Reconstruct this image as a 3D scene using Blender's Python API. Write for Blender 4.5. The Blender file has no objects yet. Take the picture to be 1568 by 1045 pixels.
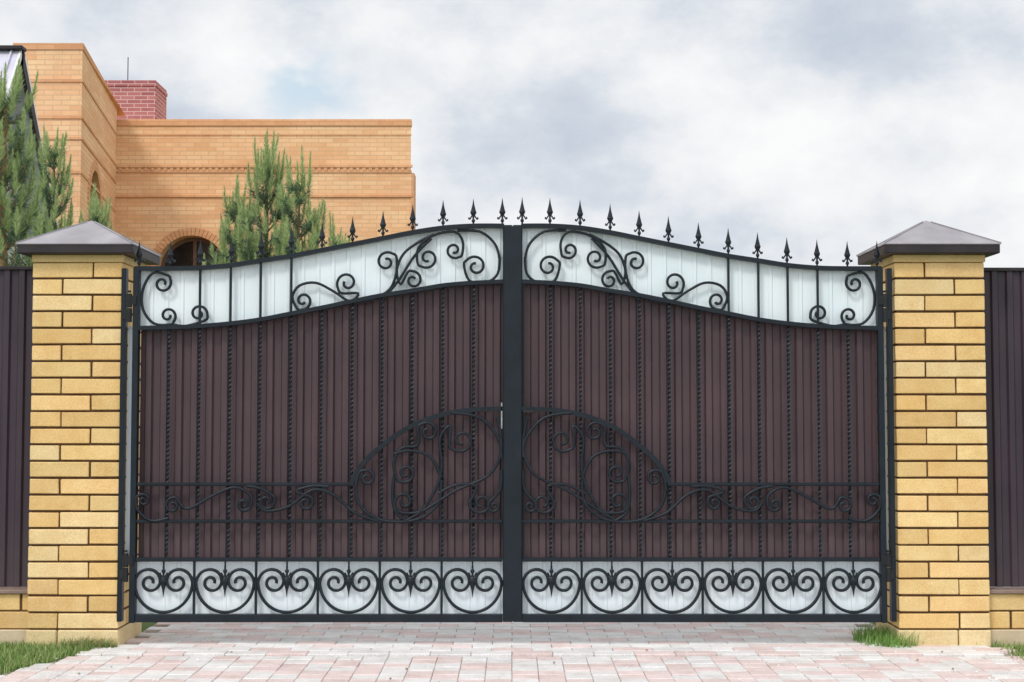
import bpy, bmesh, math, random
from mathutils import Vector
R=random.Random(7)
F=2200.0; D=7.33; H=1.16; TH=math.atan(114/2200)
sc=bpy.context.scene
sc.view_settings.view_transform='Standard'; sc.view_settings.look='None'; sc.view_settings.exposure=0

# ---- survey helper: measured photo point -> true position on a vertical plane Y
def inv(px,py,Y=0.0):
    u=(px-784)/F; v=-(py-522.5)/F
    yy=math.cos(TH)-math.sin(TH)*v; zz=math.sin(TH)+math.cos(TH)*v
    t=(Y+D)/yy
    return t*u, H+t*zz
GY=0.02
def gx(px): return inv(px,680,GY)[0]
def gz(py): return inv(784,py,GY)[1]

# ---------------------------------------------------------------- materials
def newmat(name):
    m=bpy.data.materials.new(name); m.use_nodes=True
    nt=m.node_tree; b=nt.nodes['Principled BSDF']
    return m,nt,b
def noise(nt,scale,detail=5,vec=None,rough=.6):
    n=nt.nodes.new('ShaderNodeTexNoise'); n.inputs['Scale'].default_value=scale
    n.inputs['Detail'].default_value=detail; n.inputs['Roughness'].default_value=rough
    if vec is not None: nt.links.new(vec,n.inputs['Vector'])
    return n
def ramp(nt,fac,stops):
    r=nt.nodes.new('ShaderNodeValToRGB')
    e=r.color_ramp.elements
    while len(e)<len(stops): e.new(.5)
    for i,(p,c) in enumerate(stops):
        e[i].position=p; e[i].color=(*c,1) if len(c)==3 else c
    nt.links.new(fac,r.inputs['Fac']); return r
def mix(nt,a,b,f,mode='MIX'):
    n=nt.nodes.new('ShaderNodeMix'); n.data_type='RGBA'; n.blend_type=mode
    def s(sock,v):
        if hasattr(v,'links') or hasattr(v,'is_linked'): nt.links.new(v,sock)
        elif isinstance(v,(int,float)): sock.default_value=v
        else: sock.default_value=(*v,1)
    s(n.inputs['Factor'],f); s(n.inputs['A'],a); s(n.inputs['B'],b)
    return n.outputs['Result']
def bump(nt,b,h,strength=.3,dist=.01):
    n=nt.nodes.new('ShaderNodeBump'); n.inputs['Strength'].default_value=strength
    n.inputs['Distance'].default_value=dist
    nt.links.new(h,n.inputs['Height']); nt.links.new(n.outputs['Normal'],b.inputs['Normal'])
def objvec(nt,scale=(1,1,1)):
    t=nt.nodes.new('ShaderNodeTexCoord'); m=nt.nodes.new('ShaderNodeMapping')
    m.inputs['Scale'].default_value=scale
    nt.links.new(t.outputs['Object'],m.inputs['Vector']); return m.outputs['Vector']
def simple(name,c1,c2,scale=6,rough=.6,bs=.2,bscale=60,metal=0,vs=(1,1,1),bd=.003,spec=.5):
    m,nt,b=newmat(name); v=objvec(nt,vs)
    n=noise(nt,scale,3,v); r=ramp(nt,n.outputs['Fac'],[(.3,c1),(.7,c2)])
    nt.links.new(r.outputs['Color'],b.inputs['Base Color'])
    b.inputs['Roughness'].default_value=rough; b.inputs['Metallic'].default_value=metal
    b.inputs['Specular IOR Level'].default_value=spec
    if bs>0:
        n2=noise(nt,bscale,2,v); bump(nt,b,n2.outputs['Fac'],bs,bd)
    return m
def attrmat(name,rough=.85,bs=.5,bscale=90,dirt=(.5,.45,.38),dfac=.35,bd=.003):
    m,nt,b=newmat(name)
    a=nt.nodes.new('ShaderNodeAttribute'); a.attribute_name='Col'
    v=objvec(nt)
    n=noise(nt,7,5,v,.7); r=ramp(nt,n.outputs['Fac'],[(.42,(0,0,0)),(.75,(dfac,dfac,dfac))])
    c=mix(nt,a.outputs['Color'],dirt,r.outputs['Color'],'MULTIPLY')
    n3=noise(nt,140,2,v); r3=ramp(nt,n3.outputs['Fac'],[(.3,(.84,.84,.84)),(.7,(1.08,1.08,1.08))])
    c=mix(nt,c,r3.outputs['Color'],1.0,'MULTIPLY')
    nt.links.new(c,b.inputs['Base Color']); b.inputs['Roughness'].default_value=rough
    b.inputs['Specular IOR Level'].default_value=.25
    n2=noise(nt,bscale,3,v); bump(nt,b,n2.outputs['Fac'],bs,bd)
    return m
M_iron=simple('painted_iron',(.0042,.0085,.0135),(.0085,.015,.022),9,.42,.0,180,spec=.28)
M_iron2=simple('hinge_iron',(.006,.009,.011),(.018,.018,.018),14,.5,.0,120,spec=.3)
M_white=simple('pale_panel_sheet',(.64,.73,.77),(.75,.81,.84),1.6,.4,.0,20,vs=(1,1,.35),spec=.4)
M_cap=simple('grey_cap_metal',(.24,.225,.245),(.35,.33,.355),5,.5,.35,70)
M_fascia=simple('brown_flashing',(.018,.014,.017),(.032,.025,.028),8,.5,.15,50,spec=.3)
M_mortar=simple('mortar',(.07,.04,.02),(.13,.075,.038),20,.95,.0,150,spec=.1)
M_conc=simple('plinth_render',(.48,.37,.24),(.60,.49,.34),7,.9,.5,90)
M_brick=attrmat('yellow_brick',.8,.5,110,(.80,.66,.46),.65)
M_paver=attrmat('paver_stone',.9,.6,160,(.70,.66,.63),.75)
def sheetmat(name,c1,c2):
    m,nt,b=newmat(name)
    v=objvec(nt,(9,9,.6)); n=noise(nt,2.0,4,v,.65)
    r=ramp(nt,n.outputs['Fac'],[(.3,c1),(.72,c2)])
    v2=objvec(nt); n2=noise(nt,2.2,3,v2); 
    r2=ramp(nt,n2.outputs['Fac'],[(.35,(.82,.82,.84)),(.7,(1.12,1.08,1.08))])
    c=mix(nt,r.outputs['Color'],r2.outputs['Color'],1.0,'MULTIPLY')
    sp=nt.nodes.new('ShaderNodeSeparateXYZ'); nt.links.new(v2,sp.inputs[0])
    mr=nt.nodes.new('ShaderNodeMapRange'); mr.inputs['From Min'].default_value=.75; mr.inputs['From Max'].default_value=.3
    nt.links.new(sp.outputs['Z'],mr.inputs['Value'])
    n3=noise(nt,5,5,v2,.7); mu=nt.nodes.new('ShaderNodeMath'); mu.operation='MULTIPLY'
    nt.links.new(mr.outputs['Result'],mu.inputs[0]); nt.links.new(n3.outputs['Fac'],mu.inputs[1])
    mu2=nt.nodes.new('ShaderNodeMath'); mu2.operation='MULTIPLY'; mu2.inputs[1].default_value=.2
    nt.links.new(mu.outputs[0],mu2.inputs[0])
    c=mix(nt,c,(.26,.20,.19),mu2.outputs[0])
    nt.links.new(c,b.inputs['Base Color']); b.inputs['Roughness'].default_value=.45
    b.inputs['Specular IOR Level'].default_value=.35
    return m
M_brown=sheetmat('brown_profiled_sheet',(.055,.034,.040),(.074,.047,.054))
M_plum=sheetmat('plum_profiled_sheet',(.036,.025,.036),(.050,.035,.048))
def housebrick(name,ca,cb,mort,band):
    m,nt,b=newmat(name)
    t=nt.nodes.new('ShaderNodeTexCoord'); s=nt.nodes.new('ShaderNodeSeparateXYZ'); nt.links.new(t.outputs['Object'],s.inputs[0])
    ad=nt.nodes.new('ShaderNodeMath'); ad.operation='ADD'
    nt.links.new(s.outputs['X'],ad.inputs[0]); nt.links.new(s.outputs['Y'],ad.inputs[1])
    cb_=nt.nodes.new('ShaderNodeCombineXYZ'); nt.links.new(ad.outputs[0],cb_.inputs['X']); nt.links.new(s.outputs['Z'],cb_.inputs['Y'])
    br=nt.nodes.new('ShaderNodeTexBrick'); nt.links.new(cb_.outputs[0],br.inputs['Vector'])
    br.inputs['Scale'].default_value=1; br.inputs['Brick Width'].default_value=.26; br.inputs['Row Height'].default_value=.076
    br.inputs['Mortar Size'].default_value=.0065; br.inputs['Mortar Smooth'].default_value=.15
    br.inputs['Color1'].default_value=(*ca,1); br.inputs['Color2'].default_value=(*cb,1); br.inputs['Mortar'].default_value=(*mort,1)
    sn=nt.nodes.new('ShaderNodeVectorMath'); sn.operation='SNAP'; nt.links.new(cb_.outputs[0],sn.inputs[0]); sn.inputs[1].default_value=(.26,.076,1)
    mp=nt.nodes.new('ShaderNodeMapping'); mp.inputs['Scale'].default_value=(.35,2.2,1); nt.links.new(sn.outputs[0],mp.inputs['Vector'])
    n=noise(nt,1.5,3,mp.outputs[0],.7); r=ramp(nt,n.outputs['Fac'],[(.44,(0,0,0)),(.60,(.8,.8,.8))])
    c=mix(nt,br.outputs['Color'],band,r.outputs['Color'])
    n2=noise(nt,2.2,4,cb_.outputs[0],.7); r2=ramp(nt,n2.outputs['Fac'],[(.3,(.90,.88,.86)),(.7,(1.05,1.05,1.04))])
    c=mix(nt,c,r2.outputs['Color'],1.0,'MULTIPLY')
    c=mix(nt,c,mort,br.outputs['Fac'])
    nt.links.new(c,b.inputs['Base Color']); b.inputs['Roughness'].default_value=.9
    b.inputs['Specular IOR Level'].default_value=.2
    return m
M_hb=housebrick('house_brick',(.80,.49,.275),(.74,.415,.215),(.60,.37,.22),(.84,.58,.34))
M_hb2=housebrick('house_brick_dark',(.70,.37,.19),(.62,.31,.155),(.50,.29,.17),(.74,.43,.23))
M_red=housebrick('red_brick',(.40,.16,.16),(.31,.11,.12),(.56,.42,.41),(.45,.20,.20))
M_glass,nt_,b_=newmat('dark_glass'); b_.inputs['Roughness'].default_value=.08
n_=noise(nt_,3,3,objvec(nt_)); r_=ramp(nt_,n_.outputs['Fac'],[(.3,(.01,.012,.015)),(.7,(.035,.03,.028))]); nt_.links.new(r_.outputs[0],b_.inputs['Base Color'])
M_frame=simple('brown_frame',(.10,.05,.03),(.16,.08,.05),8,.5)
M_roof=simple('lilac_roof',(.50,.48,.58),(.62,.60,.70),3,.55,.0,30)
M_side=simple('white_siding',(.66,.66,.68),(.78,.78,.78),3,.6,.0,30)
M_soil=simple('sand_bed',(.30,.26,.22),(.42,.37,.33),12,.95,.5,120)
M_ground=simple('ground_grass',(.07,.12,.03),(.13,.18,.05),4,.95,.8,60,bd=.02)
M_bark=simple('pine_bark',(.30,.14,.06),(.46,.23,.10),9,.9,.8,40,bd=.01)
M_bark2=simple('young_pine_bark',(.08,.075,.04),(.15,.12,.06),9,.9,.5,40,bd=.01)
def leafmat(name):
    m,nt,b=newmat(name); a=nt.nodes.new('ShaderNodeAttribute'); a.attribute_name='Col'
    nt.links.new(a.outputs['Color'],b.inputs['Base Color']); b.inputs['Roughness'].default_value=.6
    tr=nt.nodes.new('ShaderNodeBsdfTranslucent'); nt.links.new(a.outputs['Color'],tr.inputs['Color'])
    ms=nt.nodes.new('ShaderNodeMixShader'); ms.inputs[0].default_value=.35
    out=nt.nodes['Material Output']; nt.links.new(b.outputs[0],ms.inputs[1]); nt.links.new(tr.outputs[0],ms.inputs[2]); nt.links.new(ms.outputs[0],out.inputs['Surface'])
    return m
M_leaf=leafmat('needles'); M_grass=leafmat('grass_blades')

# ---------------------------------------------------------------- mesh helpers
class MB:
    def __init__(s): s.v=[];s.f=[];s.c=[]
    def add(s,vs,fs,col=None):
        o=len(s.v); s.v+=[tuple(p) for p in vs]; s.f+=[tuple(i+o for i in f) for f in fs]
        s.c+=[col or (1,1,1)]*len(fs)
    def box(s,x0,x1,y0,y1,z0,z1,col=None):
        s.add([(x0,y0,z0),(x1,y0,z0),(x1,y1,z0),(x0,y1,z0),(x0,y0,z1),(x1,y0,z1),(x1,y1,z1),(x0,y1,z1)],
              [(0,3,2,1),(4,5,6,7),(0,1,5,4),(1,2,6,5),(2,3,7,6),(3,0,4,7)],col)
    def bbox(s,x0,x1,y0,y1,z0,z1,b,col=None,jit=0):
        vs=[];idx={}
        def V(p):
            if jit: p=tuple(q+R.uniform(-jit,jit) for q in p)
            vs.append(p); return len(vs)-1
        X=(x0,x1);Y=(y0,y1);Z=(z0,z1);sg=(1,-1)
        for i in (0,1):
            for j in (0,1):
                for k in (0,1):
                    x,y,z=X[i],Y[j],Z[k];a,c,e=sg[i]*b,sg[j]*b,sg[k]*b
                    idx[i,j,k,0]=V((x,y+c,z+e)); idx[i,j,k,1]=V((x+a,y,z+e)); idx[i,j,k,2]=V((x+a,y+c,z))
        fs=[]
        g=lambda *a: idx[a]
        for i in (0,1): fs.append([g(i,0,0,0),g(i,1,0,0),g(i,1,1,0),g(i,0,1,0)])
        for j in (0,1): fs.append([g(0,j,0,1),g(1,j,0,1),g(1,j,1,1),g(0,j,1,1)])
        for k in (0,1): fs.append([g(0,0,k,2),g(1,0,k,2),g(1,1,k,2),g(0,1,k,2)])
        for i in (0,1):
            for j in (0,1):
                fs.append([g(i,j,0,0),g(i,j,1,0),g(i,j,1,1),g(i,j,0,1)])
                fs.append([g(i,0,j,0),g(i,1,j,0),g(i,1,j,2),g(i,0,j,2)])
                fs.append([g(0,i,j,1),g(1,i,j,1),g(1,i,j,2),g(0,i,j,2)])
                for k in (0,1): fs.append([g(i,j,k,0),g(i,j,k,1),g(i,j,k,2)])
        s.add(vs,fs,col)
    def obj(s,name,mat,parent=None,smooth=False,recalc=True):
        me=bpy.data.meshes.new(name); me.from_pydata(s.v,[],s.f)
        ca=me.color_attributes.new('Col','FLOAT_COLOR','CORNER')
        buf=[]
        for f,c in zip(s.f,s.c): buf+=[c[0],c[1],c[2],1.0]*len(f)
        ca.data.foreach_set('color',buf)
        me.materials.append(mat); me.update()
        if recalc:
            bm=bmesh.new(); bm.from_mesh(me); bmesh.ops.recalc_face_normals(bm,faces=bm.faces); bm.to_mesh(me); bm.free()
        if smooth:
            for p in me.polygons: p.use_smooth=True
        o=bpy.data.objects.new(name,me); sc.collection.objects.link(o)
        if parent: o.parent=parent
        return o
def empty(name):
    o=bpy.data.objects.new(name,None); o.empty_display_size=.2; sc.collection.objects.link(o); return o
def catmull(pts,n=8):
    out=[];P=[pts[0]]+list(pts)+[pts[-1]]
    for i in range(1,len(P)-2):
        p0,p1,p2,p3=[Vector(q) for q in P[i-1:i+3]]
        for k in range(n):
            t=k/n
            out.append(tuple(.5*((2*p1)+(-p0+p2)*t+(2*p0-5*p1+4*p2-p3)*t*t+(-p0+3*p1-3*p2+p3)*t**3)))
    out.append(tuple(pts[-1])); return out
def sweep(mb,pts,h,y0,y1):
    n=len(pts);vs=[];fs=[]
    for i,(x,z) in enumerate(pts):
        a=pts[max(i-1,0)];b=pts[min(i+1,n-1)]
        dx,dz=b[0]-a[0],b[1]-a[1];l=math.hypot(dx,dz) or 1;nx,nz=-dz/l*h/2,dx/l*h/2
        vs+=[(x+nx,y0,z+nz),(x-nx,y0,z-nz),(x-nx,y1,z-nz),(x+nx,y1,z+nz)]
    for i in range(n-1):
        o=i*4
        for k in range(4): fs.append((o+k,o+(k+1)%4,o+4+(k+1)%4,o+4+k))
    fs+= [(0,1,2,3),(4*n-1,4*n-2,4*n-3,4*n-4)]
    mb.add(vs,fs)
def curveobj(name,lines,rad,mat,parent,Y):
    cu=bpy.data.curves.new(name,'CURVE'); cu.dimensions='3D'; cu.bevel_depth=rad; cu.bevel_resolution=1
    cu.use_fill_caps=True
    for L in lines:
        sp=cu.splines.new('POLY'); sp.points.add(len(L)-1)
        for p,(x,z) in zip(sp.points,L): p.co=(x,Y,z,1)
    cu.materials.append(mat)
    o=bpy.data.objects.new(name,cu); sc.collection.objects.link(o); o.parent=parent; return o

# ---------------------------------------------------------------- scroll drawing (px of the gate elevation)
def endsp(last,c,R0,d,turns=1.25,off=75,rin=.25):
    a0=math.atan2(-(last[1]-c[1]),last[0]-c[0])+d*math.radians(off)
    n=int(turns*12);o=[]
    for i in range(n+1):
        t=i/n; r=R0*(1-(1-rin)*t**.85); a=a0+d*turns*2*math.pi*t
        o.append((c[0]+r*math.cos(a),c[1]-r*math.sin(a)))
    return o
def S(start,mid,end):
    p=list(mid)
    if end: p=p+endsp(mid[-1],end[:2],end[2],end[3],*end[4:])
    if start: p=endsp(mid[0],start[:2],start[2],start[3],*start[4:])[::-1]+p
    return catmull(p,4)
TOPX=[205,258,305,352,398,445,492,539,585,631,678,725,772]
TOPY=[412,412,411,407,400,393,384,375,366,357,350,347,347]
LOWY=[503,502,500,496,490,481,472,462,453,446,438,434,432]
def interp(x,xs,ys):
    if x<=xs[0]: return ys[0]
    for i in range(len(xs)-1):
        if x<=xs[i+1]:
            t=(x-xs[i])/(xs[i+1]-xs[i]); return ys[i]*(1-t)+ys[i+1]*t
    return ys[-1]
upper=[
 S((247,435,15,-1),[(232,419),(217,445),(218,475),(235,496)],(256,484,14,1)),
 S(None,[(262,497),(280,500),(296,497)],(303,481,15,1)),
 S((531,434,18,-1),[(548,450),(535,462),(510,447),(483,434),(458,438),(447,455)],(463,461,15,1)),
 S(None,[(545,465),(572,458),(596,444),(606,420)],(591,402,17,1)),
 S((632,430,15,-1),[(613,436),(607,415),(617,390),(640,372),(664,360)],None),
 S((654,396,17,1),[(640,381),(662,362),(695,356),(708,370)],(695,384,14,-1)),
 S(None,[(585,460),(610,430),(634,393),(660,366)],None),
 S(None,[(700,354),(735,356),(758,375),(765,398)],None),
 S((728,409,18,-1),[(719,431),(745,433),(762,420),(765,395)],None),
]
middle=[
 S((707,674,20,1),[(690,652),(674,672),(677,715),(668,748),(645,782)],(620,768,17,-1)),
 S((656,662,17,-1),[(640,682),(616,686),(604,708)],(622,724,16,1)),
 S(None,[(762,640),(768,690),(748,728),(700,750),(660,775),(625,796)],None),
 S((563,732,14,-1),[(546,748),(556,778),(590,797),(640,795),(672,770),(676,735)],None),
 S((737,770,18,1),[(730,745),(700,742),(672,755)],None),
 S(None,[(690,632),(735,640),(764,672),(768,700)],None),
 S(None,[(604,695),(630,690),(660,700),(676,730)],None),
 S(None,[(604,730),(602,760),(608,785),(625,797)],None),
 S((757,775,10,1),[(766,750),(768,720)],None),
 S((268,774,13,1),[(290,779),(330,758),(362,746),(386,758)],(376,772,11,-1)),
 S((223,766,11,-1),[(214,780),(235,797),(262,793)],None),
 S((410,768,14,-1),[(402,748),(380,744)],None),
 S(None,[(396,770),(410,782),(445,775),(480,750),(512,757),(545,785),(580,797)],None),
 S((470,770,12,-1),[(455,752),(480,744),(505,745)],None),
]
CELL=[208,301,395,489,583,677,771]
lower=[]
for i in range(6):
    cx=(CELL[i]+CELL[i+1])/2
    L=[]
    for k in range(0,37):
        t=k/36; a=math.radians(180-560*(1-t)); r=5+18*t**1.3
        L.append((cx-21+r*math.cos(a),891-r*math.sin(a)))
    for k in range(1,24):
        a=math.radians(180+180*k/24); L.append((cx+44*math.cos(a),891-46*math.sin(a)))
    Lm=[(2*cx-x,y) for x,y in L[:37]][::-1]
    lower.append(L+Lm)

def spear(mb,x,z0,hgt,y,flip=1,k_=1):
    prof=[(0,.0045),(.10,.0045),(.14,.009),(.20,.009),(.24,.005),(.34,.005),(.40,.012),(.48,.0165),(.56,.0125),(.78,.005),(1,.0004)]
    n=8;vs=[];fs=[]
    for (t,r) in prof:
        r*=k_
        for k in range(n):
            a=2*math.pi*k/n; vs.append((x+r*math.cos(a),y+.55*r*math.sin(a),z0+flip*t*hgt))
    for i in range(len(prof)-1):
        for k in range(n): fs.append((i*n+k,i*n+(k+1)%n,(i+1)*n+(k+1)%n,(i+1)*n+k))
    mb.add(vs,fs)
    for s in (-1,1):
        pts=[(x+s*.002,z0+flip*.40*hgt),(x+s*.011,z0+flip*.31*hgt),(x+s*.019,z0+flip*.22*hgt),(x+s*.024,z0+flip*.24*hgt),(x+s*.022,z0+flip*.30*hgt)]
        sweep(mb,pts,.007,y-.003,y+.003)
def twist(mb,x,z0,z1,y,s=.0075,pitch=.085):
    n=max(2,int((z1-z0)/.0075));vs=[];fs=[]; ph=R.uniform(0,1.5)
    for i in range(n+1):
        z=z0+(z1-z0)*i/n; a0=2*math.pi*(z-z0)/pitch+ph
        for k in range(4):
            a=a0+k*math.pi/2; vs.append((x+s*math.cos(a),y+s*math.sin(a),z))
    for i in range(n):
        for k in range(4): fs.append((i*4+k,i*4+(k+1)%4,i*4+4+(k+1)%4,i*4+4+k))
    mb.add(vs,fs)
def ribbed(mb,x0,x1,y,zb,ztop,pitch=.078,dep=.012,phase=0,prof=((0,0),(.18,0),(.28,1),(.72,1),(.82,0))):
    zbf=zb if callable(zb) else (lambda x:zb)
    xs=[]
    k=math.floor(x0/pitch)-1
    while k*pitch<x1+pitch:
        for a,d in prof: xs.append(((k+a)*pitch+phase,d))
        k+=1
    xs=[(x,d) for x,d in xs if x0<x<x1]; xs=[(x0,xs[0][1])]+xs+[(x1,xs[-1][1])]
    vs=[];fs=[]
    for x,d in xs: vs+=[(x,y+d*dep,zbf(x)),(x,y+d*dep,ztop(x))]
    for i in range(len(xs)-1): fs.append((2*i,2*i+2,2*i+3,2*i+1))
    mb.add(vs,fs)

def leaf(fx,left):
    root=empty('wrought_iron_gate')
    g=lambda p:(gx(fx(p[0])),gz(p[1]))
    fr=MB()
    X=lambda a:gx(fx(a))
    def vb(xa,xb,z0,z1,y0=-.015,y1=.03): 
        a,b=sorted((X(xa),X(xb))); fr.bbox(a,b,y0,y1,z0,z1,.003)
    zb=gz(953)
    vb(203,212,zb,gz(411))
    vb(770,784.4,gz(951.5),gz(346))
    a,b=sorted((X(212.3),X(769.7)))
    fr.bbox(a,b,-.013,.028,gz(952),gz(940),.003)
    fr.bbox(a,b,-.012,.018,gz(859.5),gz(853.5),.003)
    fr.bbox(a,b,-.014,.014,gz(800.5),gz(795.5),.003)
    a2,b2=sorted((X(212.3),X(541)))
    fr.bbox(a2,b2,-.014,.014,gz(744),gz(739),.003)
    top=catmull([g((x,y)) for x,y in zip(TOPX,TOPY)],6); sweep(fr,top,.021,-.014,.026)
    low=catmull([g((x,y)) for x,y in zip(TOPX,LOWY)],6); sweep(fr,low,.021,-.0125,.024)
    arc=catmull([g(p) for p in [(538,743),(548,722),(566,700),(592,678),(624,656),(664,639),(712,629),(771,626)]],6)
    sweep(fr,arc,.023,-.016,.012)
    for c in CELL[1:-1]:
        vb(c-1.8,c+1.8,gz(941),gz(859.0),-.008,.010)
    for c in (305,352,398,445):
        x=c; vb(x-1.8,x+1.8,gz(interp(x,TOPX,LOWY)-2),gz(interp(x,TOPX,TOPY)+2),-.007,.009)
    fr.obj('frame',M_iron,root)
    tw=MB()
    for i,x in enumerate(TOPX[1:-1]):
        twist(tw,X(x),gz(854),gz(interp(x,TOPX,LOWY)),.004,.0080 if i%2==0 else .0072,.095)
    tw.obj('twisted_bars',M_iron,root)
    sp=MB()
    xs=TOPX[:]; xs[0]=211; xs[-1]=769.5
    for x in xs: 
        spear(sp,X(x)+R.uniform(-.002,.002),gz(interp(x,TOPX,TOPY)-1),.142*R.uniform(.97,1.03),.005)
    for i in range(6):
        cx=(CELL[i]+CELL[i+1])/2
        spear(sp,X(cx),gz(866),.160,-.002,-1,1.15)
        sweep(sp,[(X(cx),gz(859)),(X(cx),gz(870))],.008,-.004,.004)
    sp.obj('spearheads',M_iron,root,smooth=False)
    curveobj('upper_scrolls',[[g(p) for p in L] for L in upper],.0076,M_iron,root,.0)
    curveobj('middle_scrolls',[[g(p) for p in L] for L in middle],.0088,M_iron,root,-.012)
    curveobj('lower_scrolls',[[g(p) for p in L] for L in lower],.0086,M_iron,root,.0)
    w=MB()
    n=60; pts=[212+ (770-212)*i/n for i in range(n+1)]
    tops=sorted((X(x),gz(interp(x,TOPX,TOPY))) for x in pts); lows=sorted((X(x),gz(interp(x,TOPX,LOWY))) for x in pts)
    tx=[p[0] for p in tops]; tz=[p[1] for p in tops]; lx=[p[0] for p in lows]; lz=[p[1] for p in lows]
    a,b=sorted((X(211),X(771)))
    P_=((0,0),(.10,0),(.16,1),(.84,1),(.90,0))
    ribbed(w,a,b,.028,lambda x: interp(x,lx,lz),lambda x: interp(x,tx,tz),.0775,.005,.01,P_)
    ribbed(w,a,b,.030,gz(943),lambda x: gz(857),.0775,.003,.01,P_)
    w.obj('pale_panel',M_white,root,recalc=False)
    sh=MB()
    ribbed(sh,a,b,.030+.012,gz(858),lambda x: interp(x,lx,lz),.0777,.016)
    sh.obj('profiled_sheet',M_brown,root,recalc=False)
    return root
Lleaf=leaf(lambda x:x,True)
Rleaf=leaf(lambda x:800-1+ (770-x)*.977 if x<770 else 800-(x-770)*1.02,False)
mb=MB(); mb.bbox(gx(771.5),gx(798.5),-.021,-.0155,gz(950),gz(348),.002); mb.obj('cover_strip',M_iron,Lleaf)
mb=MB(); mb.bbox(gx(767),gx(769.5),-.016,.0,gz(657),gz(617),.002,); mb.obj('latch_slit_strip',simple('latch_slit_grey',(.16,.17,.18),(.35,.36,.37),30,.35,.1,90),Lleaf)  # pale grey strip added in place of the open slit at the latch
mb=MB(); mb.bbox(gx(800.6),gx(818),-.03,-.017,gz(632.5),gz(628.5),.002); mb.obj('latch_bolt',M_iron2,Rleaf)
def cyl(mb,x,y,z0,z1,r,n=16):
    vs=[];fs=[]
    for z in (z0,z1):
        for k in range(n): a=2*math.pi*k/n; vs.append((x+r*math.cos(a),y+r*math.sin(a),z))
    for k in range(n): fs.append((k,(k+1)%n,n+(k+1)%n,n+k))
    fs+= [tuple(range(n))[::-1],tuple(range(n,2*n))]
    mb.add(vs,fs)
for side,(pa,pb,hx,ga,root) in enumerate([(185,192.5,197.5,203,Lleaf),(1367,1359.5,1355.5,1350,Rleaf)]):
    mb=MB(); a,b=sorted((gx(pa),gx(pb)))
    mb.bbox(a,b,-.014,.03,gz(951),gz(412),.002); mb.obj('hinge_post',M_iron,root)
    mb=MB()
    for pz in (472,868):
        cyl(mb,gx(hx),-.012,gz(pz+22),gz(pz+1),.0145); cyl(mb,gx(hx),-.012,gz(pz-.5),gz(pz-21),.0145); cyl(mb,gx(hx),-.012,gz(pz-23),gz(pz-26),.009)
        s=1 if side==0 else -1
        a,b=sorted((gx(pb)-s*.012,gx(hx))); mb.bbox(a,b,-.022,-.0155,gz(pz+18),gz(pz+4),.001)
        a,b=sorted((gx(hx),gx(ga)+s*.02)); mb.bbox(a,b,-.022,-.0165,gz(pz-4),gz(pz-18),.001)
    mb.obj('hinges',M_iron2,root,)
    mb=MB(); a,b=sorted((gx(pb)+(.001 if side==0 else -.001),gx(ga)))
    mb.box(a,b,.036,.040,gz(850),gz(500)); mb.obj('gap_strip',M_white,root)  # white strip filling the slit between hinge post and leaf stile

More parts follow.
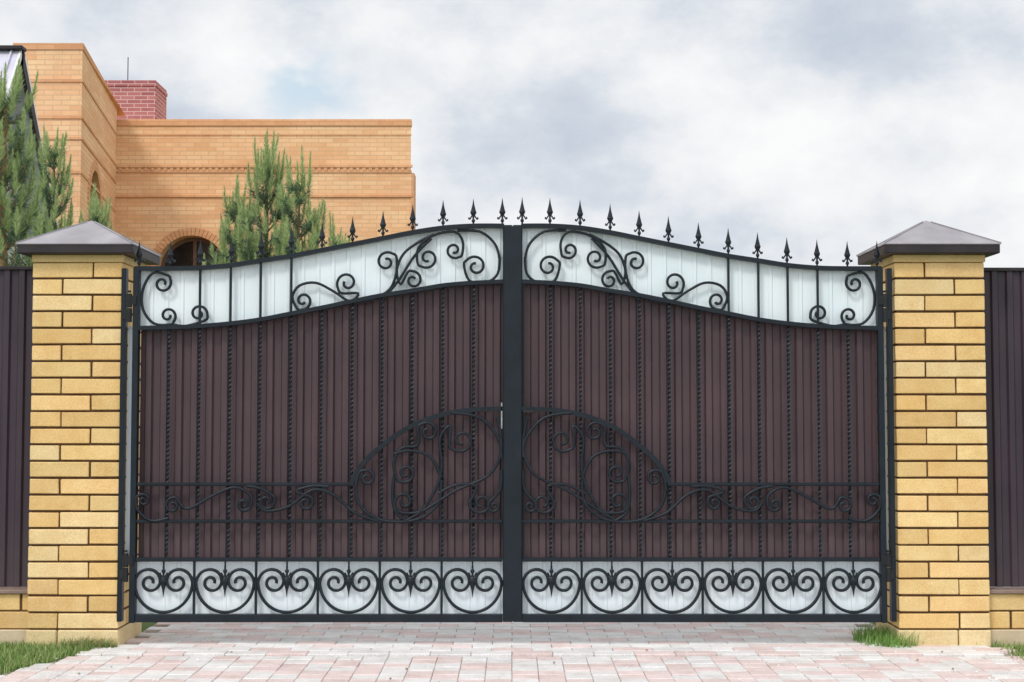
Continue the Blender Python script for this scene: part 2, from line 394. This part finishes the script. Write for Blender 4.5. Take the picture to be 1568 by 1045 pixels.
# ---------------------------------------------------------------- brick pillars
def bcol(v=1.0):
    base=R.choice([(.77,.55,.245),(.80,.59,.28),(.75,.52,.225),(.80,.61,.32),(.73,.495,.21),(.78,.54,.25)])
    k=R.uniform(.88,1.05)*v
    return tuple(min(.84,c*k) for c in base)
def pillar(x0,x1,flip):
    root=empty('brick_pillar')
    W=x1-x0
    z0=inv(784,966,0)[1]; z1=inv(784,403,0)[1]; N=22; p=(z1-z0)/N; j=.0115
    u=W/3; mb=MB()
    for i in range(N):
        za=z0+i*p+j; zb=z0+(i+1)*p; m=(i+flip)%2
        if m: L=[(0,2*u,0,u),(2*u,3*u,0,2*u),(u,3*u,2*u,3*u),(0,u,u,3*u)]
        else: L=[(u,3*u,0,u),(2*u,3*u,u,3*u),(0,2*u,2*u,3*u),(0,u,0,2*u)]
        h=.0045
        for a,b,c,d in L:
            e=lambda v:(0 if abs(v)<1e-6 or abs(v-W)<1e-6 else h)
            xa=x0+a+e(a); xb=x0+b-e(b); ya=c+e(c); yb=d-e(d)
            o=R.uniform(-.002,.002); dz=R.uniform(-.001,.001)
            mb.bbox(xa-o,xb+o,ya+o,yb+o,za+dz,zb+dz,.003,bcol(),.0010)
    mb.obj('bricks',M_brick,root)
    mb=MB(); q=.011; mb.box(x0+q,x1-q,q,W-q,z0+.001,z1-.001); mb.obj('mortar_core',M_mortar,root)
    mb=MB()
    for a,b in ((x0-.004,x0+u*(1+flip*.95)-.003),(x0+u*(1+flip*.95)+.003,x1+.004)):
        mb.bbox(a,b,-.004,W+.004,-.06,z0+.002,.005,(.68,.54,.30) if a<x0 else (.74,.59,.34))
    mb.obj('plinth_block',M_brick,root)
    zc=inv(784,390,0)[1]
    mb=MB(); mb.bbox(x0-.006,x1+.006,-.006,W+.006,z1+.004,zc,.004,(.62,.47,.22)); mb.obj('top_collar',M_brick,root)
    o=.063; zf=inv(784,374,-o)[1]; zb_=inv(784,388,-o)[1]
    mb=MB(); mb.bbox(x0-o,x1+o,-o,W+o,zb_,zf,.004); mb.obj('cap_fascia',M_fascia,root)
    cx=(x0+x1)/2; cy=W/2; za=inv(784,338,cy)[1]; e=.004
    mb=MB()
    c=[(x0-o-e,-o-e),(x1+o+e,-o-e),(x1+o+e,W+o+e),(x0-o-e,W+o+e)]
    vs=[(a,b,zf-.001) for a,b in c]+[(a,b,zf+.005) for a,b in c]
    r=.022; vs+=[(cx-r,cy-r,za-.012),(cx+r,cy-r,za-.012),(cx+r,cy+r,za-.012),(cx-r,cy+r,za-.012),(cx,cy,za)]
    fs=[(0,3,2,1)]+[(k,(k+1)%4,4+(k+1)%4,4+k) for k in range(4)]+[(4+k,4+(k+1)%4,8+(k+1)%4,8+k) for k in range(4)]+[(8+k,8+(k+1)%4,12) for k in range(4)]
    mb.add(vs,fs); mb.obj('cap',M_cap,root)
    mb=MB()
    for k in range(4):
        a=Vector(vs[4+k]);b=Vector(vs[8+k]); d=(b-a).normalized(); n=Vector((0,0,1)); s=d.cross(n).normalized()*.004
        up=Vector((0,0,.005))
        mb.add([a-s,a+s,b+s,b-s,a-s+up,a+s+up,b+s+up,b-s+up],[(4,5,6,7),(0,1,5,4),(2,3,7,6),(1,2,6,5),(3,0,4,7)])
    mb.obj('hip_seams',M_cap,root)
    return root
lx0,lx1=inv(46,680,0)[0],inv(184,680,0)[0]
rx0,rx1=inv(1373.5,680,0)[0],inv(1511.5,680,0)[0]
pillar(lx0,lx1,0); pillar(rx0,rx1,1)

# ---------------------------------------------------------------- fences
M_coping=simple('coping_metal',(.18,.12,.10),(.28,.20,.16),6,.5)
def fence(x0,x1,ytop):
    root=empty('profiled_fence')
    y=.13
    zt=inv(784,ytop,y)[1]; zb=inv(784,900,y)[1]
    mb=MB(); ribbed(mb,x0,x1,y,zb+.004,lambda x:zt,.078,.014,.02); mb.obj('profiled_sheet',M_plum,root,recalc=False)
    mb=MB(); mb.bbox(x0,x1,y-.01,y+.025,zt-.012,zt+.006,.002); 
    mb.obj('top_trim',M_fascia,root)
    mb=MB(); mb.box(x0,x1,y+.03,y+.06,zt-.3,zt-.26); mb.box(x0,x1,y+.03,y+.06,.5,.54); mb.obj('rails',M_fascia,root)
    r2=empty('low_brick_wall')
    mb=MB(); z0=inv(784,965,.05)[1]; z1=zb-.022; p=(z1-z0)/2
    for i in range(2):
        x=x0-(.0 if i else .14)
        while x<x1:
            a=max(x,x0);b=min(x+.255,x1)
            if b-a>.03: mb.bbox(a+.004,b-.004,.05,.30,z0+i*p+.008,z0+(i+1)*p,.0035,bcol(),.0006)
            x+=.26
    mb.obj('bricks',M_brick,r2)
    mb=MB(); mb.box(x0,x1,.058,.292,z0-.01,z1-.002); mb.obj('mortar_core',M_mortar,r2)
    mb=MB(); mb.bbox(x0,x1,.03,.32,z1+.001,zb,.004); mb.obj('coping',M_coping,r2)
    mb=MB(); mb.bbox(x0,x1,.035,.315,-.06,z0+.002,.004); mb.obj('plinth',M_conc,r2)
fence(-9,lx0-.006,410); fence(rx1+.006,9,412)

# ---------------------------------------------------------------- ground and paving
mb=MB(); mb.add([(-400,-400,-.03),(400,-400,-.03),(400,400,-.03),(-400,400,-.03)],[(0,1,2,3)]); mb.obj('ground',M_ground)
def edgeL(Y): return -2.05-max(0,(-.05-Y))*.38 if Y<0 else -1.99
def edgeR(Y): return 2.50+max(0,(-.0-Y))*.06 if Y<.0 else 2.02
bed=MB(); 
ys=[-6+.1*i for i in range(0,200)]
vs=[];fs=[]
for Y in ys: vs+=[(edgeL(Y)-.02,Y,-.016),(edgeR(Y)+.02,Y,-.016)]
for i in range(len(ys)-1): fs.append((2*i,2*i+1,2*i+3,2*i+2))
bed.add(vs,fs); bed.obj('driveway_bed',M_soil)
pv=MB()
pink=[(.76,.63,.605),(.74,.605,.585),(.78,.65,.63)]; pale=[(.775,.755,.745),(.755,.74,.73),(.80,.785,.77),(.76,.735,.72)]
def pave(ya,yb,wx,wy,dz,sh,mode):
    j=0;y=ya
    while y+wy<=yb+1e-6:
        i=-30; off=sh*(j%2)*wx/2
        while i*wx+off<5:
            x=i*wx+off
            if x+wx*.4>edgeL(y) and x+wx*.6<edgeR(y):
                if mode: pk=((i+(j//2)*2)%4 in (0,1))
                else: pk=((i+j)%3==0)
                if R.random()<.14: pk=not pk
                c=R.choice(pink if pk else pale); k=R.uniform(.95,1.03); c=tuple(min(.85,q*k) for q in c)
                z=dz+R.uniform(-.002,.002)
                pv.bbox(max(x,edgeL(y))+.0012,min(x+wx,edgeR(y))-.0012,y+.0012,y+wy-.0012,-.05,z,.003,c,.0005)
            i+=1
        y+=wy;j+=1
pave(-.262,6.4,.2,.10,.0,1,0)
pave(-3.28,-.275,.12,.10,-.008,0,1)
pv.obj('paved_driveway',M_paver)

def grass(name,regionf,n,xr,yr,hmin,hmax,z=-.028,cols=((.16,.28,.07),(.22,.36,.09),(.30,.41,.13),(.38,.43,.19))):
    g=MB()
    for _ in range(n):
        x=R.uniform(*xr);y=R.uniform(*yr)
        if not regionf(x,y): continue
        h=R.uniform(hmin,hmax); a=R.uniform(0,6.283); l=R.uniform(.1,.9)*h; w=R.uniform(.0015,.003)
        dx,dy=math.cos(a)*l,math.sin(a)*l; b=a+1.57; wx,wy=math.cos(b)*w,math.sin(b)*w
        c=R.choice(cols); k=R.uniform(.8,1.2); c=tuple(q*k for q in c)
        g.add([(x-wx,y-wy,z),(x+wx,y+wy,z),(x+dx*.4+wx*.8,y+dy*.4+wy*.8,z+h*.6),(x+dx*.4-wx*.8,y+dy*.4-wy*.8,z+h*.6),(x+dx,y+dy,z+h)],[(0,1,2,3),(3,2,4)],c)
    g.obj(name,M_grass,recalc=False)
grass('grass',lambda x,y:x<edgeL(y)-.01+R.uniform(-.03,.03) ,42000,(-3.6,-2.0),(-1.6,.03),.025,.065)
grass('grass',lambda x,y:x>edgeR(y)-.06+R.uniform(-.04,.04) ,20000,(2.35,3.6),(-1.6,.03),.025,.065)
grass('weeds',lambda x,y:(x+.0-1.93)**2/.03+(y-.12)**2/.04<1,1800,(1.7,2.15),(-.1,.35),.03,.10,-.01,((.14,.28,.05),(.2,.38,.08),(.26,.42,.12)))
grass('weeds',lambda x,y:(x+2.12)**2/.02+(y+.05)**2/.003<1,700,(-2.3,-1.9),(-.12,.0),.02,.07,-.01,((.14,.24,.06),(.25,.30,.10),(.35,.34,.16)))
pb=MB()
for _ in range(140):
    x=R.uniform(-2.1,2.7);y=R.uniform(-1.2,.3);s=R.uniform(.003,.008)
    if R.random()<.4: x=R.choice((-2.02,2.3))+R.gauss(0,.15)
    pb.bbox(x,x+s*1.5,y,y+s,-.002,s,s*.3,R.choice(pale+[(.35,.3,.24)]),s*.15)
pb.obj('pebbles',M_paver)

# ---------------------------------------------------------------- brick house
house=empty('brick_house')
def prism(mb,poly,z0,z1):
    n=len(poly); vs=[(x,y,z0) for x,y in poly]+[(x,y,z1) for x,y in poly]
    fs=[tuple(range(n)),tuple(range(n,2*n))[::-1]]+[(k,(k+1)%n,n+(k+1)%n,n+k) for k in range(n)]
    mb.add(vs,fs)
def archwall(mb,o,d,L,z0,z1,c,r,zs,sill,th):
    d=Vector((d[0],d[1],0)).normalized(); nrm=Vector((d.y,-d.x,0)); o=Vector((o[0],o[1],0))
    P=lambda u,z,w=0: tuple(o+d*u+nrm*(-w)+Vector((0,0,z)))
    A=[]; n=24
    for k in range(n+1):
        a=math.pi*k/n; A.append((c-r*math.cos(a),zs+r*math.sin(a)))
    q=lambda *p: mb.add(p,[tuple(range(len(p)))])
    q(P(0,z0),P(c-r,z0),P(c-r,z1),P(0,z1)); q(P(c+r,z0),P(L,z0),P(L,z1),P(c+r,z1)); q(P(c-r,z0),P(c+r,z0),P(c+r,sill),P(c-r,sill))
    for k in range(n):
        (u,z),(u2,z2)=A[k],A[k+1]
        q(P(u,z),P(u2,z2),P(u2,z1),P(u,z1)); q(P(u,z),P(u2,z2),P(u2,z2,th),P(u,z,th))
    q(P(c-r,sill),P(c-r,zs),P(c-r,zs,th),P(c-r,sill,th)); q(P(c+r,sill),P(c+r,zs),P(c+r,zs,th),P(c+r,sill,th)); q(P(c-r,sill),P(c+r,sill),P(c+r,sill,th),P(c-r,sill,th))
    return P,A
def archring(mb,P,c,r,zs,w,out,n=30):
    for k in range(n):
        a0=math.pi*k/n; a1=math.pi*(k+.86)/n
        pr=[(c-R_*math.cos(a),zs+R_*math.sin(a)) for a,R_ in ((a0,r),(a1,r),(a1,r+w),(a0,r+w))]
        vs=[P(u,z,-out) for u,z in pr]+[P(u,z,.03) for u,z in pr]
        mb.add(vs,[(0,1,2,3),(4,7,6,5)]+[(i,(i+1)%4,4+(i+1)%4,4+i) for i in range(4)])
HY=18.0
def hx(px): return (px-784)*(HY+D)/F
def hz(py): return inv(784,py,HY)[1]
XR=hx(628); XL=-7.03; ZT=hz(183)
w=MB()
P,A=archwall(w,(XL,HY),(1,0),XR-XL,0,ZT-.12,hx(291)-XL,.62,hz(361)-.62,1.6,.35)
XB=XR-.151*6
w.add([(XR,HY,0),(XB,HY+6,0),(XB,HY+6,ZT-.12),(XR,HY,ZT-.12)],[(0,1,2,3)])
w.add([(XB,HY+6,0),(-9,HY+6,0),(-9,HY+6,ZT-.12),(XB,HY+6,ZT-.12)],[(0,1,2,3)])
w.add([(XR,HY,ZT-.125),(XB,HY+6,ZT-.125),(-9,HY+6,ZT-.125),(XL,HY,ZT-.125)],[(0,1,2,3)])
T1=(-6.41,13.86);T2=(-7.03,18.0);ZTW=6.69+.02
dv=Vector((T2[0]-T1[0],T2[1]-T1[1],0));LT=dv.length
XTL=inv(22,62,13.86)[0]
Ps,As=archwall(w,T1,(dv.x,dv.y),LT,0,ZTW-.1,1.5,.62,4.42,2.6,.3)
w.add([(XTL,13.86,0),(T1[0],13.86,0),(T1[0],13.86,ZTW-.1),(XTL,13.86,ZTW-.1)],[(0,1,2,3)])
w.add([(XTL,13.86,0),(XTL-.6,18.5,0),(XTL-.6,18.5,ZTW-.1),(XTL,13.86,ZTW-.1)],[(0,1,2,3)])
w.add([(XTL,13.86,ZTW-.105),(T1[0],13.86,ZTW-.105),(T2[0],18.6,ZTW-.105),(XTL-.6,18.5,ZTW-.105)],[(0,1,2,3)])
w.add([(T2[0],18,ZT-.13),(XTL-.6,18.5,ZT-.13),(XTL-.6,18.5,ZTW-.1),(T2[0],18.0,ZTW-.1)],[(0,1,2,3)])
w.obj('walls',M_hb,house,recalc=False)
b=MB()
def strip(py0,py1,out,xa=XL,xb=XR):
    b.box(xa+.002,xb+out,HY-out,HY-.002,hz(py1),hz(py0))
strip(253,257,.03); strip(262,265,.018); strip(299,302.5,.03); strip(206,208,.012)
for k in range(46):
    x=XL+.05+k*(XR-XL)/46
    b.box(x,x+.06,HY-.025,HY-.002,hz(262),hz(257.2))
b.box(XR+.002,XR+.06,HY+.0,HY+.4,0,hz(265.2))
b.box(XR+.002,XR+.06,HY-.02,HY-.002,0,hz(302.7)) 
prism(b,[(XL,HY-.02),(XR+.02,HY-.02),(XB+.04,HY+6.04),(-9,HY+6.04),(-9,HY+.3),(XL,HY+.3)],ZT-.12,ZT-.03)
prism(b,[(XL,HY-.008),(XR+.01,HY-.008),(XB+.02,HY+6.02),(-9,HY+6.02),(-9,HY+.3),(XL,HY+.3)],ZT-.03,ZT)
def towband(z0,z1,o):
    n=Vector((dv.y,-dv.x,0)).normalized()*o
    prism(b,[(XTL-o,13.86-o),(T1[0]+o,13.86-o),(T2[0]+n.x,T2[1]-.055),(T2[0]-.1,T2[1]-.055),(T1[0]-.1,13.9),(XTL-o,13.9)],z0,z1)
towband(ZTW-.1,ZTW,.015)
for py in (122,178,210,262): 
    z=inv(118,py,13.86)[1]; towband(z-.04,z,.018)
b.obj('brick_bands',M_hb2,house)
rg=MB(); archring(rg,P,hx(291)-XL,.62,hz(361)-.62,.14,.02); archring(rg,Ps,1.5,.62,4.42,.16,.02)
rg.obj('arch_rings',M_hb2,house)
def glaze(P,c,r,zs,sill,th):
    g=MB(); poly=[(c-r,sill),(c+r,sill)]+[(c+r*math.cos(math.pi*k/20),zs+r*math.sin(math.pi*k/20)) for k in range(21)]
    g.add([P(u,z,th) for u,z in poly],[tuple(range(len(poly)))]); g.obj('window_glass',M_glass,house,recalc=False)
    f=MB()
    for (u0,u1,z0,z1) in [(c-.03,c+.03,sill,zs+r-.01),(c-r,c-.031,zs-.03,zs+.03),(c+.031,c+r,zs-.03,zs+.03)]:
        vs=[P(u,z,t) for t in (th-.06,th-.003) for u,z in ((u0,z0),(u1,z0),(u1,z1),(u0,z1))]
        f.add(vs,[(0,1,2,3),(4,7,6,5)]+[(i,(i+1)%4,4+(i+1)%4,4+i) for i in range(4)])
    n=20
    for k in range(n):
        a0=math.pi*k/n;a1=math.pi*(k+1)/n
        pr=[(c-q*math.cos(a),zs+q*math.sin(a)) for a,q in ((a0,r-.07),(a1,r-.07),(a1,r),(a0,r))]
        vs=[P(u,z,th-.07) for u,z in pr]+[P(u,z,th-.004) for u,z in pr]
        f.add(vs,[(0,1,2,3),(0,1,5,4)])
    f.obj('window_frame',M_frame,house)
glaze(P,hx(291)-XL,.62,hz(361)-.62,1.6,.33); glaze(Ps,1.5,.62,4.42,2.6,.28)
c=MB(); cy=20.0; xa=inv(150,123,cy)[0]; xb=inv(238,123,cy)[0]; zc=inv(784,123,cy)[1]
c.box(xa,xb,cy,cy+.9,ZT-.3,zc-.12); c.box(xa-.015,xb+.015,cy-.015,cy+.915,zc-.12,zc-.05); c.box(xa,xb,cy,cy+.9,zc-.05,zc)
c.obj('chimney',M_red,house)
c=MB(); cyl(c,inv(196,100,20.4)[0],20.4,zc-.02,inv(196,88,20.4)[1],.009,6); c.obj('lightning_rod',M_iron2,house)

# ---------------------------------------------------------------- gabled outbuilding at far left
ob=empty('gabled_house')
yr=10.0; XG=inv(30,80,yr)[0]; zr=inv(30,78,yr)[1]; sl=1.42
r=MB(); run=2.6; nr=1.2
for s in (1,-1):
    rn=nr if s<0 else run
    y2=yr+s*rn; z2=zr-rn*sl
    r.add([(XG,yr,zr),(XG-7,yr,zr),(XG-7,y2,z2),(XG,y2,z2)],[(0,1,2,3)])
k=0
while k*.22<6.9:   # standing seams
    x=XG-.1-k*.22; y2=yr-nr; z2=zr-nr*sl
    r.add([(x,yr,zr+.0),(x+.02,yr,zr+.0),(x+.02,yr-.02,zr+.02),(x,yr-.02,zr+.02),(x,y2,z2),(x+.02,y2,z2),(x+.02,y2-.02,z2+.02),(x,y2-.02,z2+.02)],[(3,2,6,7),(0,3,7,4),(1,5,6,2)]); k+=1
r.obj('roof',M_roof,ob)
g=MB()
yf=yr-nr+.15; zf_=zr-(nr-.15)*sl-.03
g.add([(XG-.35,yf,0),(XG-.35,yr+2.4,0),(XG-.35,yr+2.4,zr-2.4*sl-.05),(XG-.35,yr,zr-.08),(XG-.35,yf,zf_)],[(0,1,2,3,4)])
g.add([(XG-.35,yf,0),(XG-7,yf,0),(XG-7,yf,zf_),(XG-.35,yf,zf_)],[(0,1,2,3)])
g.obj('walls',M_side,ob)
g=MB()
y2=yr+run; z2=zr-run*sl
g.add([(XG+.003,yr,zr+.05),(XG+.003,y2,z2+.05),(XG+.003,y2,z2-.2),(XG+.003,yr,zr-.2),(XG+.05,yr,zr+.05),(XG+.05,y2,z2+.05),(XG+.05,y2,z2-.2),(XG+.05,yr,zr-.2)],
      [(0,1,2,3),(4,5,6,7),(0,1,5,4),(3,2,6,7),(1,2,6,5)])
g.obj('bargeboard',M_fascia,ob)
g=MB(); 
g.add([(XG+.052,yr+.05,zr-.02),(XG+.052,y2,z2+.06),(XG+.052,y2,z2-.0),(XG+.052,yr+.05,zr-.09)],[(0,1,2,3)])
g.obj('barge_trim',M_side,ob)
g=MB(); y2=yr-nr; z2=zr-nr*sl
g.add([(XG+.003,yr,zr+.02),(XG+.003,y2,z2+.02),(XG+.003,y2,z2-.1),(XG+.003,yr,zr-.1),(XG+.03,yr,zr+.02),(XG+.03,y2,z2+.02),(XG+.03,y2,z2-.1),(XG+.03,yr,zr-.1)],[(0,1,2,3),(4,5,6,7),(0,1,5,4),(3,2,6,7),(1,2,6,5)])
g.obj('front_bargeboard',M_side,ob)
g=MB(); 
g.bbox(XG-7,XG+.06,yr-.08,yr+.08,zr,zr+.05,.01); g.obj('ridge_cap',M_fascia,ob)

# ---------------------------------------------------------------- pines
def pine(X,Y,h,spread,seed,candle=.26,zlow=.5,dens=1.0,lean=0,tw=.05,bark=None,step=.24):
    rr=random.Random(seed)
    root=empty('pine_tree'); tb=MB(); nd=MB(); gb=MB()
    def tube(pts,r0,r1,n=5,tb=tb,col=None):
        vs=[];fs=[];m=len(pts)
        for i,p in enumerate(pts):
            a=pts[max(0,i-1)];b=pts[min(m-1,i+1)]; d=(Vector(b)-Vector(a)).normalized()
            u=d.orthogonal().normalized(); v=d.cross(u); r=r0+(r1-r0)*i/(m-1)
            for k in range(n):
                t=2*math.pi*k/n; vs.append(tuple(Vector(p)+(u*math.cos(t)+v*math.sin(t))*r))
        for i in range(m-1):
            for k in range(n): fs.append((i*n+k,i*n+(k+1)%n,(i+1)*n+(k+1)%n,(i+1)*n+k))
        tb.add(vs,fs,col)
    def needles(p,d,n,L,ang,cols,w=.0022):
        u=d.orthogonal().normalized(); v=d.cross(u)
        for _ in range(n):
            t=rr.uniform(0,6.283); a=math.radians(rr.gauss(ang,13))
            q=(d*math.cos(a)+(u*math.cos(t)+v*math.sin(t))*math.sin(a))
            l=L*rr.uniform(.65,1.2); s=q.orthogonal().normalized(); s=(s*math.cos(t)+q.cross(s)*math.sin(t))*w
            o=p+d*rr.uniform(-.012,.012); c=rr.choice(cols); k=rr.uniform(.65,1.3)
            nd.add([o-s,o+s,o+q*l+Vector((0,0,-.004))],[(0,1,2)],tuple(x*k for x in c))
    dark=[(.10,.18,.09),(.14,.24,.13),(.19,.29,.15),(.10,.17,.11)]
    light=[(.38,.50,.20),(.44,.56,.25),(.33,.45,.17),(.49,.58,.29)]
    def shoot(p,d,L,de):
        pts=[];q=Vector(p);dd=Vector(d)
        m=max(4,int(L/.016))
        for i in range(m):
            pts.append(tuple(q)); 
            t=i/m
            needles(q,dd,int(12*de),(.070*(1-t)+.018),20+12*(1-t),light,.0026)
            dd=(dd+Vector((rr.uniform(-.05,.05),rr.uniform(-.05,.05),.12))).normalized(); q=q+dd*(L/m)
        tube(pts,.006,.003,4,gb,(.36,.44,.18))
    base=Vector((X,Y,0)); top=Vector((X+lean,Y,h-candle))
    tube([tuple(base.lerp(top,i/8)+Vector((rr.uniform(-.01,.01),0,0))) for i in range(9)],tw*h/3.5,.010,8)
    nw=max(2,int((h-candle-zlow)/step))
    for wv in range(nw+1):
        t=wv/nw; z=zlow+(h-candle-zlow)*t; c=base.lerp(top,z/(h-candle))
        de=dens*(1 if z>1.7 else .35)
        Lb=spread*((1-t)**.75)+.10
        nb=6
        a0=rr.uniform(0,6.28)
        for k in range(nb):
            a=a0+6.283*k/nb+rr.uniform(-.4,.4); L=Lb*rr.uniform(.55,1.25)
            q=Vector(c)+Vector((0,0,rr.uniform(-.09,.09))); el=math.radians(rr.uniform(8,34)+18*t)
            d=Vector((math.cos(a)*math.cos(el),math.sin(a)*math.cos(el),math.sin(el))); pts=[]
            m=max(5,int(L/.03))
            for i in range(m+1):
                pts.append(tuple(q))
                if i/m>.22: needles(q,d,int(15*de),.09,48,dark,.0026)
                if (i==int(m*.55) and L>.20) :
                    for s in (-1,1):
                        sd=(d+Vector((-math.sin(a),math.cos(a),0))*s*.8).normalized(); qq=Vector(q); ml=max(3,int(L*.33/.03)); pp=[]
                        for j in range(ml):
                            pp.append(tuple(qq)); needles(qq,sd,int(13*de),.085,48,dark,.0026); sd=(sd+Vector((0,0,.12))).normalized(); qq=qq+sd*.03
                        tube(pp,.005,.004,4); shoot(qq,(sd+Vector((0,0,1.0))).normalized(),candle*rr.uniform(.3,.7),de)
                d=(d+Vector((0,0,.08))).normalized(); q=q+d*(L/m)
            tube(pts,.010,.004,4)
            shoot(q,(d+Vector((0,0,1.1))).normalized(),candle*rr.uniform(.4,1.05),de)
    needles(top,Vector((0,0,1)),60,.07,50,dark)
    shoot(top,Vector((0,0,1)),candle*1.05,dens)
    tb.obj('trunk_and_branches',bark or M_bark2,root,smooth=True); nd.obj('needles',M_leaf,root,recalc=False); gb.obj('young_shoots',M_leaf,root)
def put(px,py,Y): 
    x,z=inv(px,py,Y); return x,z
x,z=put(409,209,5.0); pine(x,5.0,z,.60,3,.36,.9,1.3)
x,z=put(458,250,4.7); pine(x,4.7,z,.54,8,.34,.9,1.3)
x,z=put(362,280,5.3); pine(x,5.3,z,.40,9,.28,.9,1.2)
x,z=put(520,350,5.4); pine(x,5.4,z,.34,21,.26,.9,1.1)
x,z=put(8,96,3.2); pine(x,3.2,z,.62,5,.34,.9,1.4,0,.11,M_bark,.22)
x,z=put(84,196,5.5); pine(x,5.5,z,.46,6,.34,.9,1.2)
x,z=put(150,298,5.2); pine(x,5.2,z,.34,12,.28,.9,1.2)

# ---------------------------------------------------------------- sky, sun
w=bpy.data.worlds.new('World'); sc.world=w; w.use_nodes=True; nt=w.node_tree; bg=nt.nodes['Background']
SE,SA=48,-35
sky=nt.nodes.new('ShaderNodeTexSky'); sky.sky_type='NISHITA'; sky.sun_disc=False
sky.sun_elevation=math.radians(SE); sky.sun_rotation=math.radians(180-SA)
tc=nt.nodes.new('ShaderNodeTexCoord')
mp=nt.nodes.new('ShaderNodeMapping'); mp.inputs['Scale'].default_value=(1,1,1.5); mp.inputs['Location'].default_value=(7.7,2.4,3.6)
nt.links.new(tc.outputs['Generated'],mp.inputs['Vector'])
n1=noise(nt,6.5,7,mp.outputs[0],.58)
def math2(op,a,b_,clamp=False):
    n=nt.nodes.new('ShaderNodeMath'); n.operation=op; n.use_clamp=clamp
    for i,v in enumerate((a,b_)):
        if isinstance(v,(int,float)): n.inputs[i].default_value=v
        else: nt.links.new(v,n.inputs[i])
    return n.outputs[0]
def blob(px,py,rx,rz,amp):
    """cloud bank / gap around a compass direction of the sky"""
    u=(px-784)/F; v=-(py-522.5)/F
    d=Vector((u,math.cos(TH)-math.sin(TH)*v,math.sin(TH)+math.cos(TH)*v)).normalized()
    s=nt.nodes.new('ShaderNodeVectorMath'); s.operation='SUBTRACT'; nt.links.new(tc.outputs['Generated'],s.inputs[0]); s.inputs[1].default_value=d
    m=nt.nodes.new('ShaderNodeVectorMath'); m.operation='MULTIPLY'; nt.links.new(s.outputs[0],m.inputs[0]); m.inputs[1].default_value=(1/rx,1/.6,1/rz)
    l=nt.nodes.new('ShaderNodeVectorMath'); l.operation='LENGTH'; nt.links.new(m.outputs[0],l.inputs[0])
    f=nt.nodes.new('ShaderNodeMapRange'); f.interpolation_type='SMOOTHERSTEP'; f.inputs['From Min'].default_value=1; f.inputs['From Max'].default_value=0; f.inputs['To Max'].default_value=amp
    nt.links.new(l.outputs['Value'],f.inputs['Value']); return f.outputs['Result']
v=n1.outputs['Fac']
for b5 in [(880,215,.13,.065,-.14),(1330,90,.13,.05,-.06),(1180,240,.10,.05,.13),(330,70,.20,.06,.06),(1450,330,.2,.06,.10),(900,60,.16,.04,.03)]:
    v=math2('ADD',v,blob(*b5))
cr=ramp(nt,v,[(.30,(.57,.63,.72)),(.41,(.67,.72,.79)),(.48,(.79,.82,.865)),(.56,(.885,.90,.92)),(.66,(.965,.968,.972))])
gap=blob(468,128,.06,.05,.75)
n3=noise(nt,14,4,mp.outputs[0],.55); g3=ramp(nt,n3.outputs['Fac'],[(.42,(0,0,0)),(.56,(1,1,1))])
gf=math2('MULTIPLY',gap,g3.outputs['Color'])
sk=mix(nt,sky.outputs['Color'],(.10,.10,.10),1.0,'MULTIPLY')
sk=mix(nt,sk,(.62,.80,.92),.8)
col=mix(nt,cr.outputs['Color'],sk,gf)
sp=nt.nodes.new('ShaderNodeSeparateXYZ'); nt.links.new(tc.outputs['Generated'],sp.inputs[0])
mr=nt.nodes.new('ShaderNodeMapRange'); mr.inputs['From Min'].default_value=.6; mr.inputs['From Max'].default_value=-.6; mr.inputs['To Min'].default_value=1.0; mr.inputs['To Max'].default_value=1.7
nt.links.new(sp.outputs['Y'],mr.inputs['Value'])
nt.links.new(col,bg.inputs['Color']); nt.links.new(mr.outputs['Result'],bg.inputs['Strength'])
sl_=bpy.data.lights.new('sun','SUN'); sl_.energy=1.6; sl_.angle=math.radians(12); sl_.color=(1,.95,.87)
so=bpy.data.objects.new('sun',sl_); sc.collection.objects.link(so)
az=math.radians(SA); sd=Vector((math.sin(az)*math.cos(math.radians(SE)),-math.cos(az)*math.cos(math.radians(SE)),math.sin(math.radians(SE))))
so.rotation_euler=sd.to_track_quat('Z','Y').to_euler()

cam=bpy.data.cameras.new('camera'); co=bpy.data.objects.new('camera',cam); sc.collection.objects.link(co)
co.location=(0,-D,H); co.rotation_euler=(math.pi/2+TH,0,0)
cam.sensor_width=36; cam.lens=F/1568*36; cam.clip_end=2000
sc.camera=co
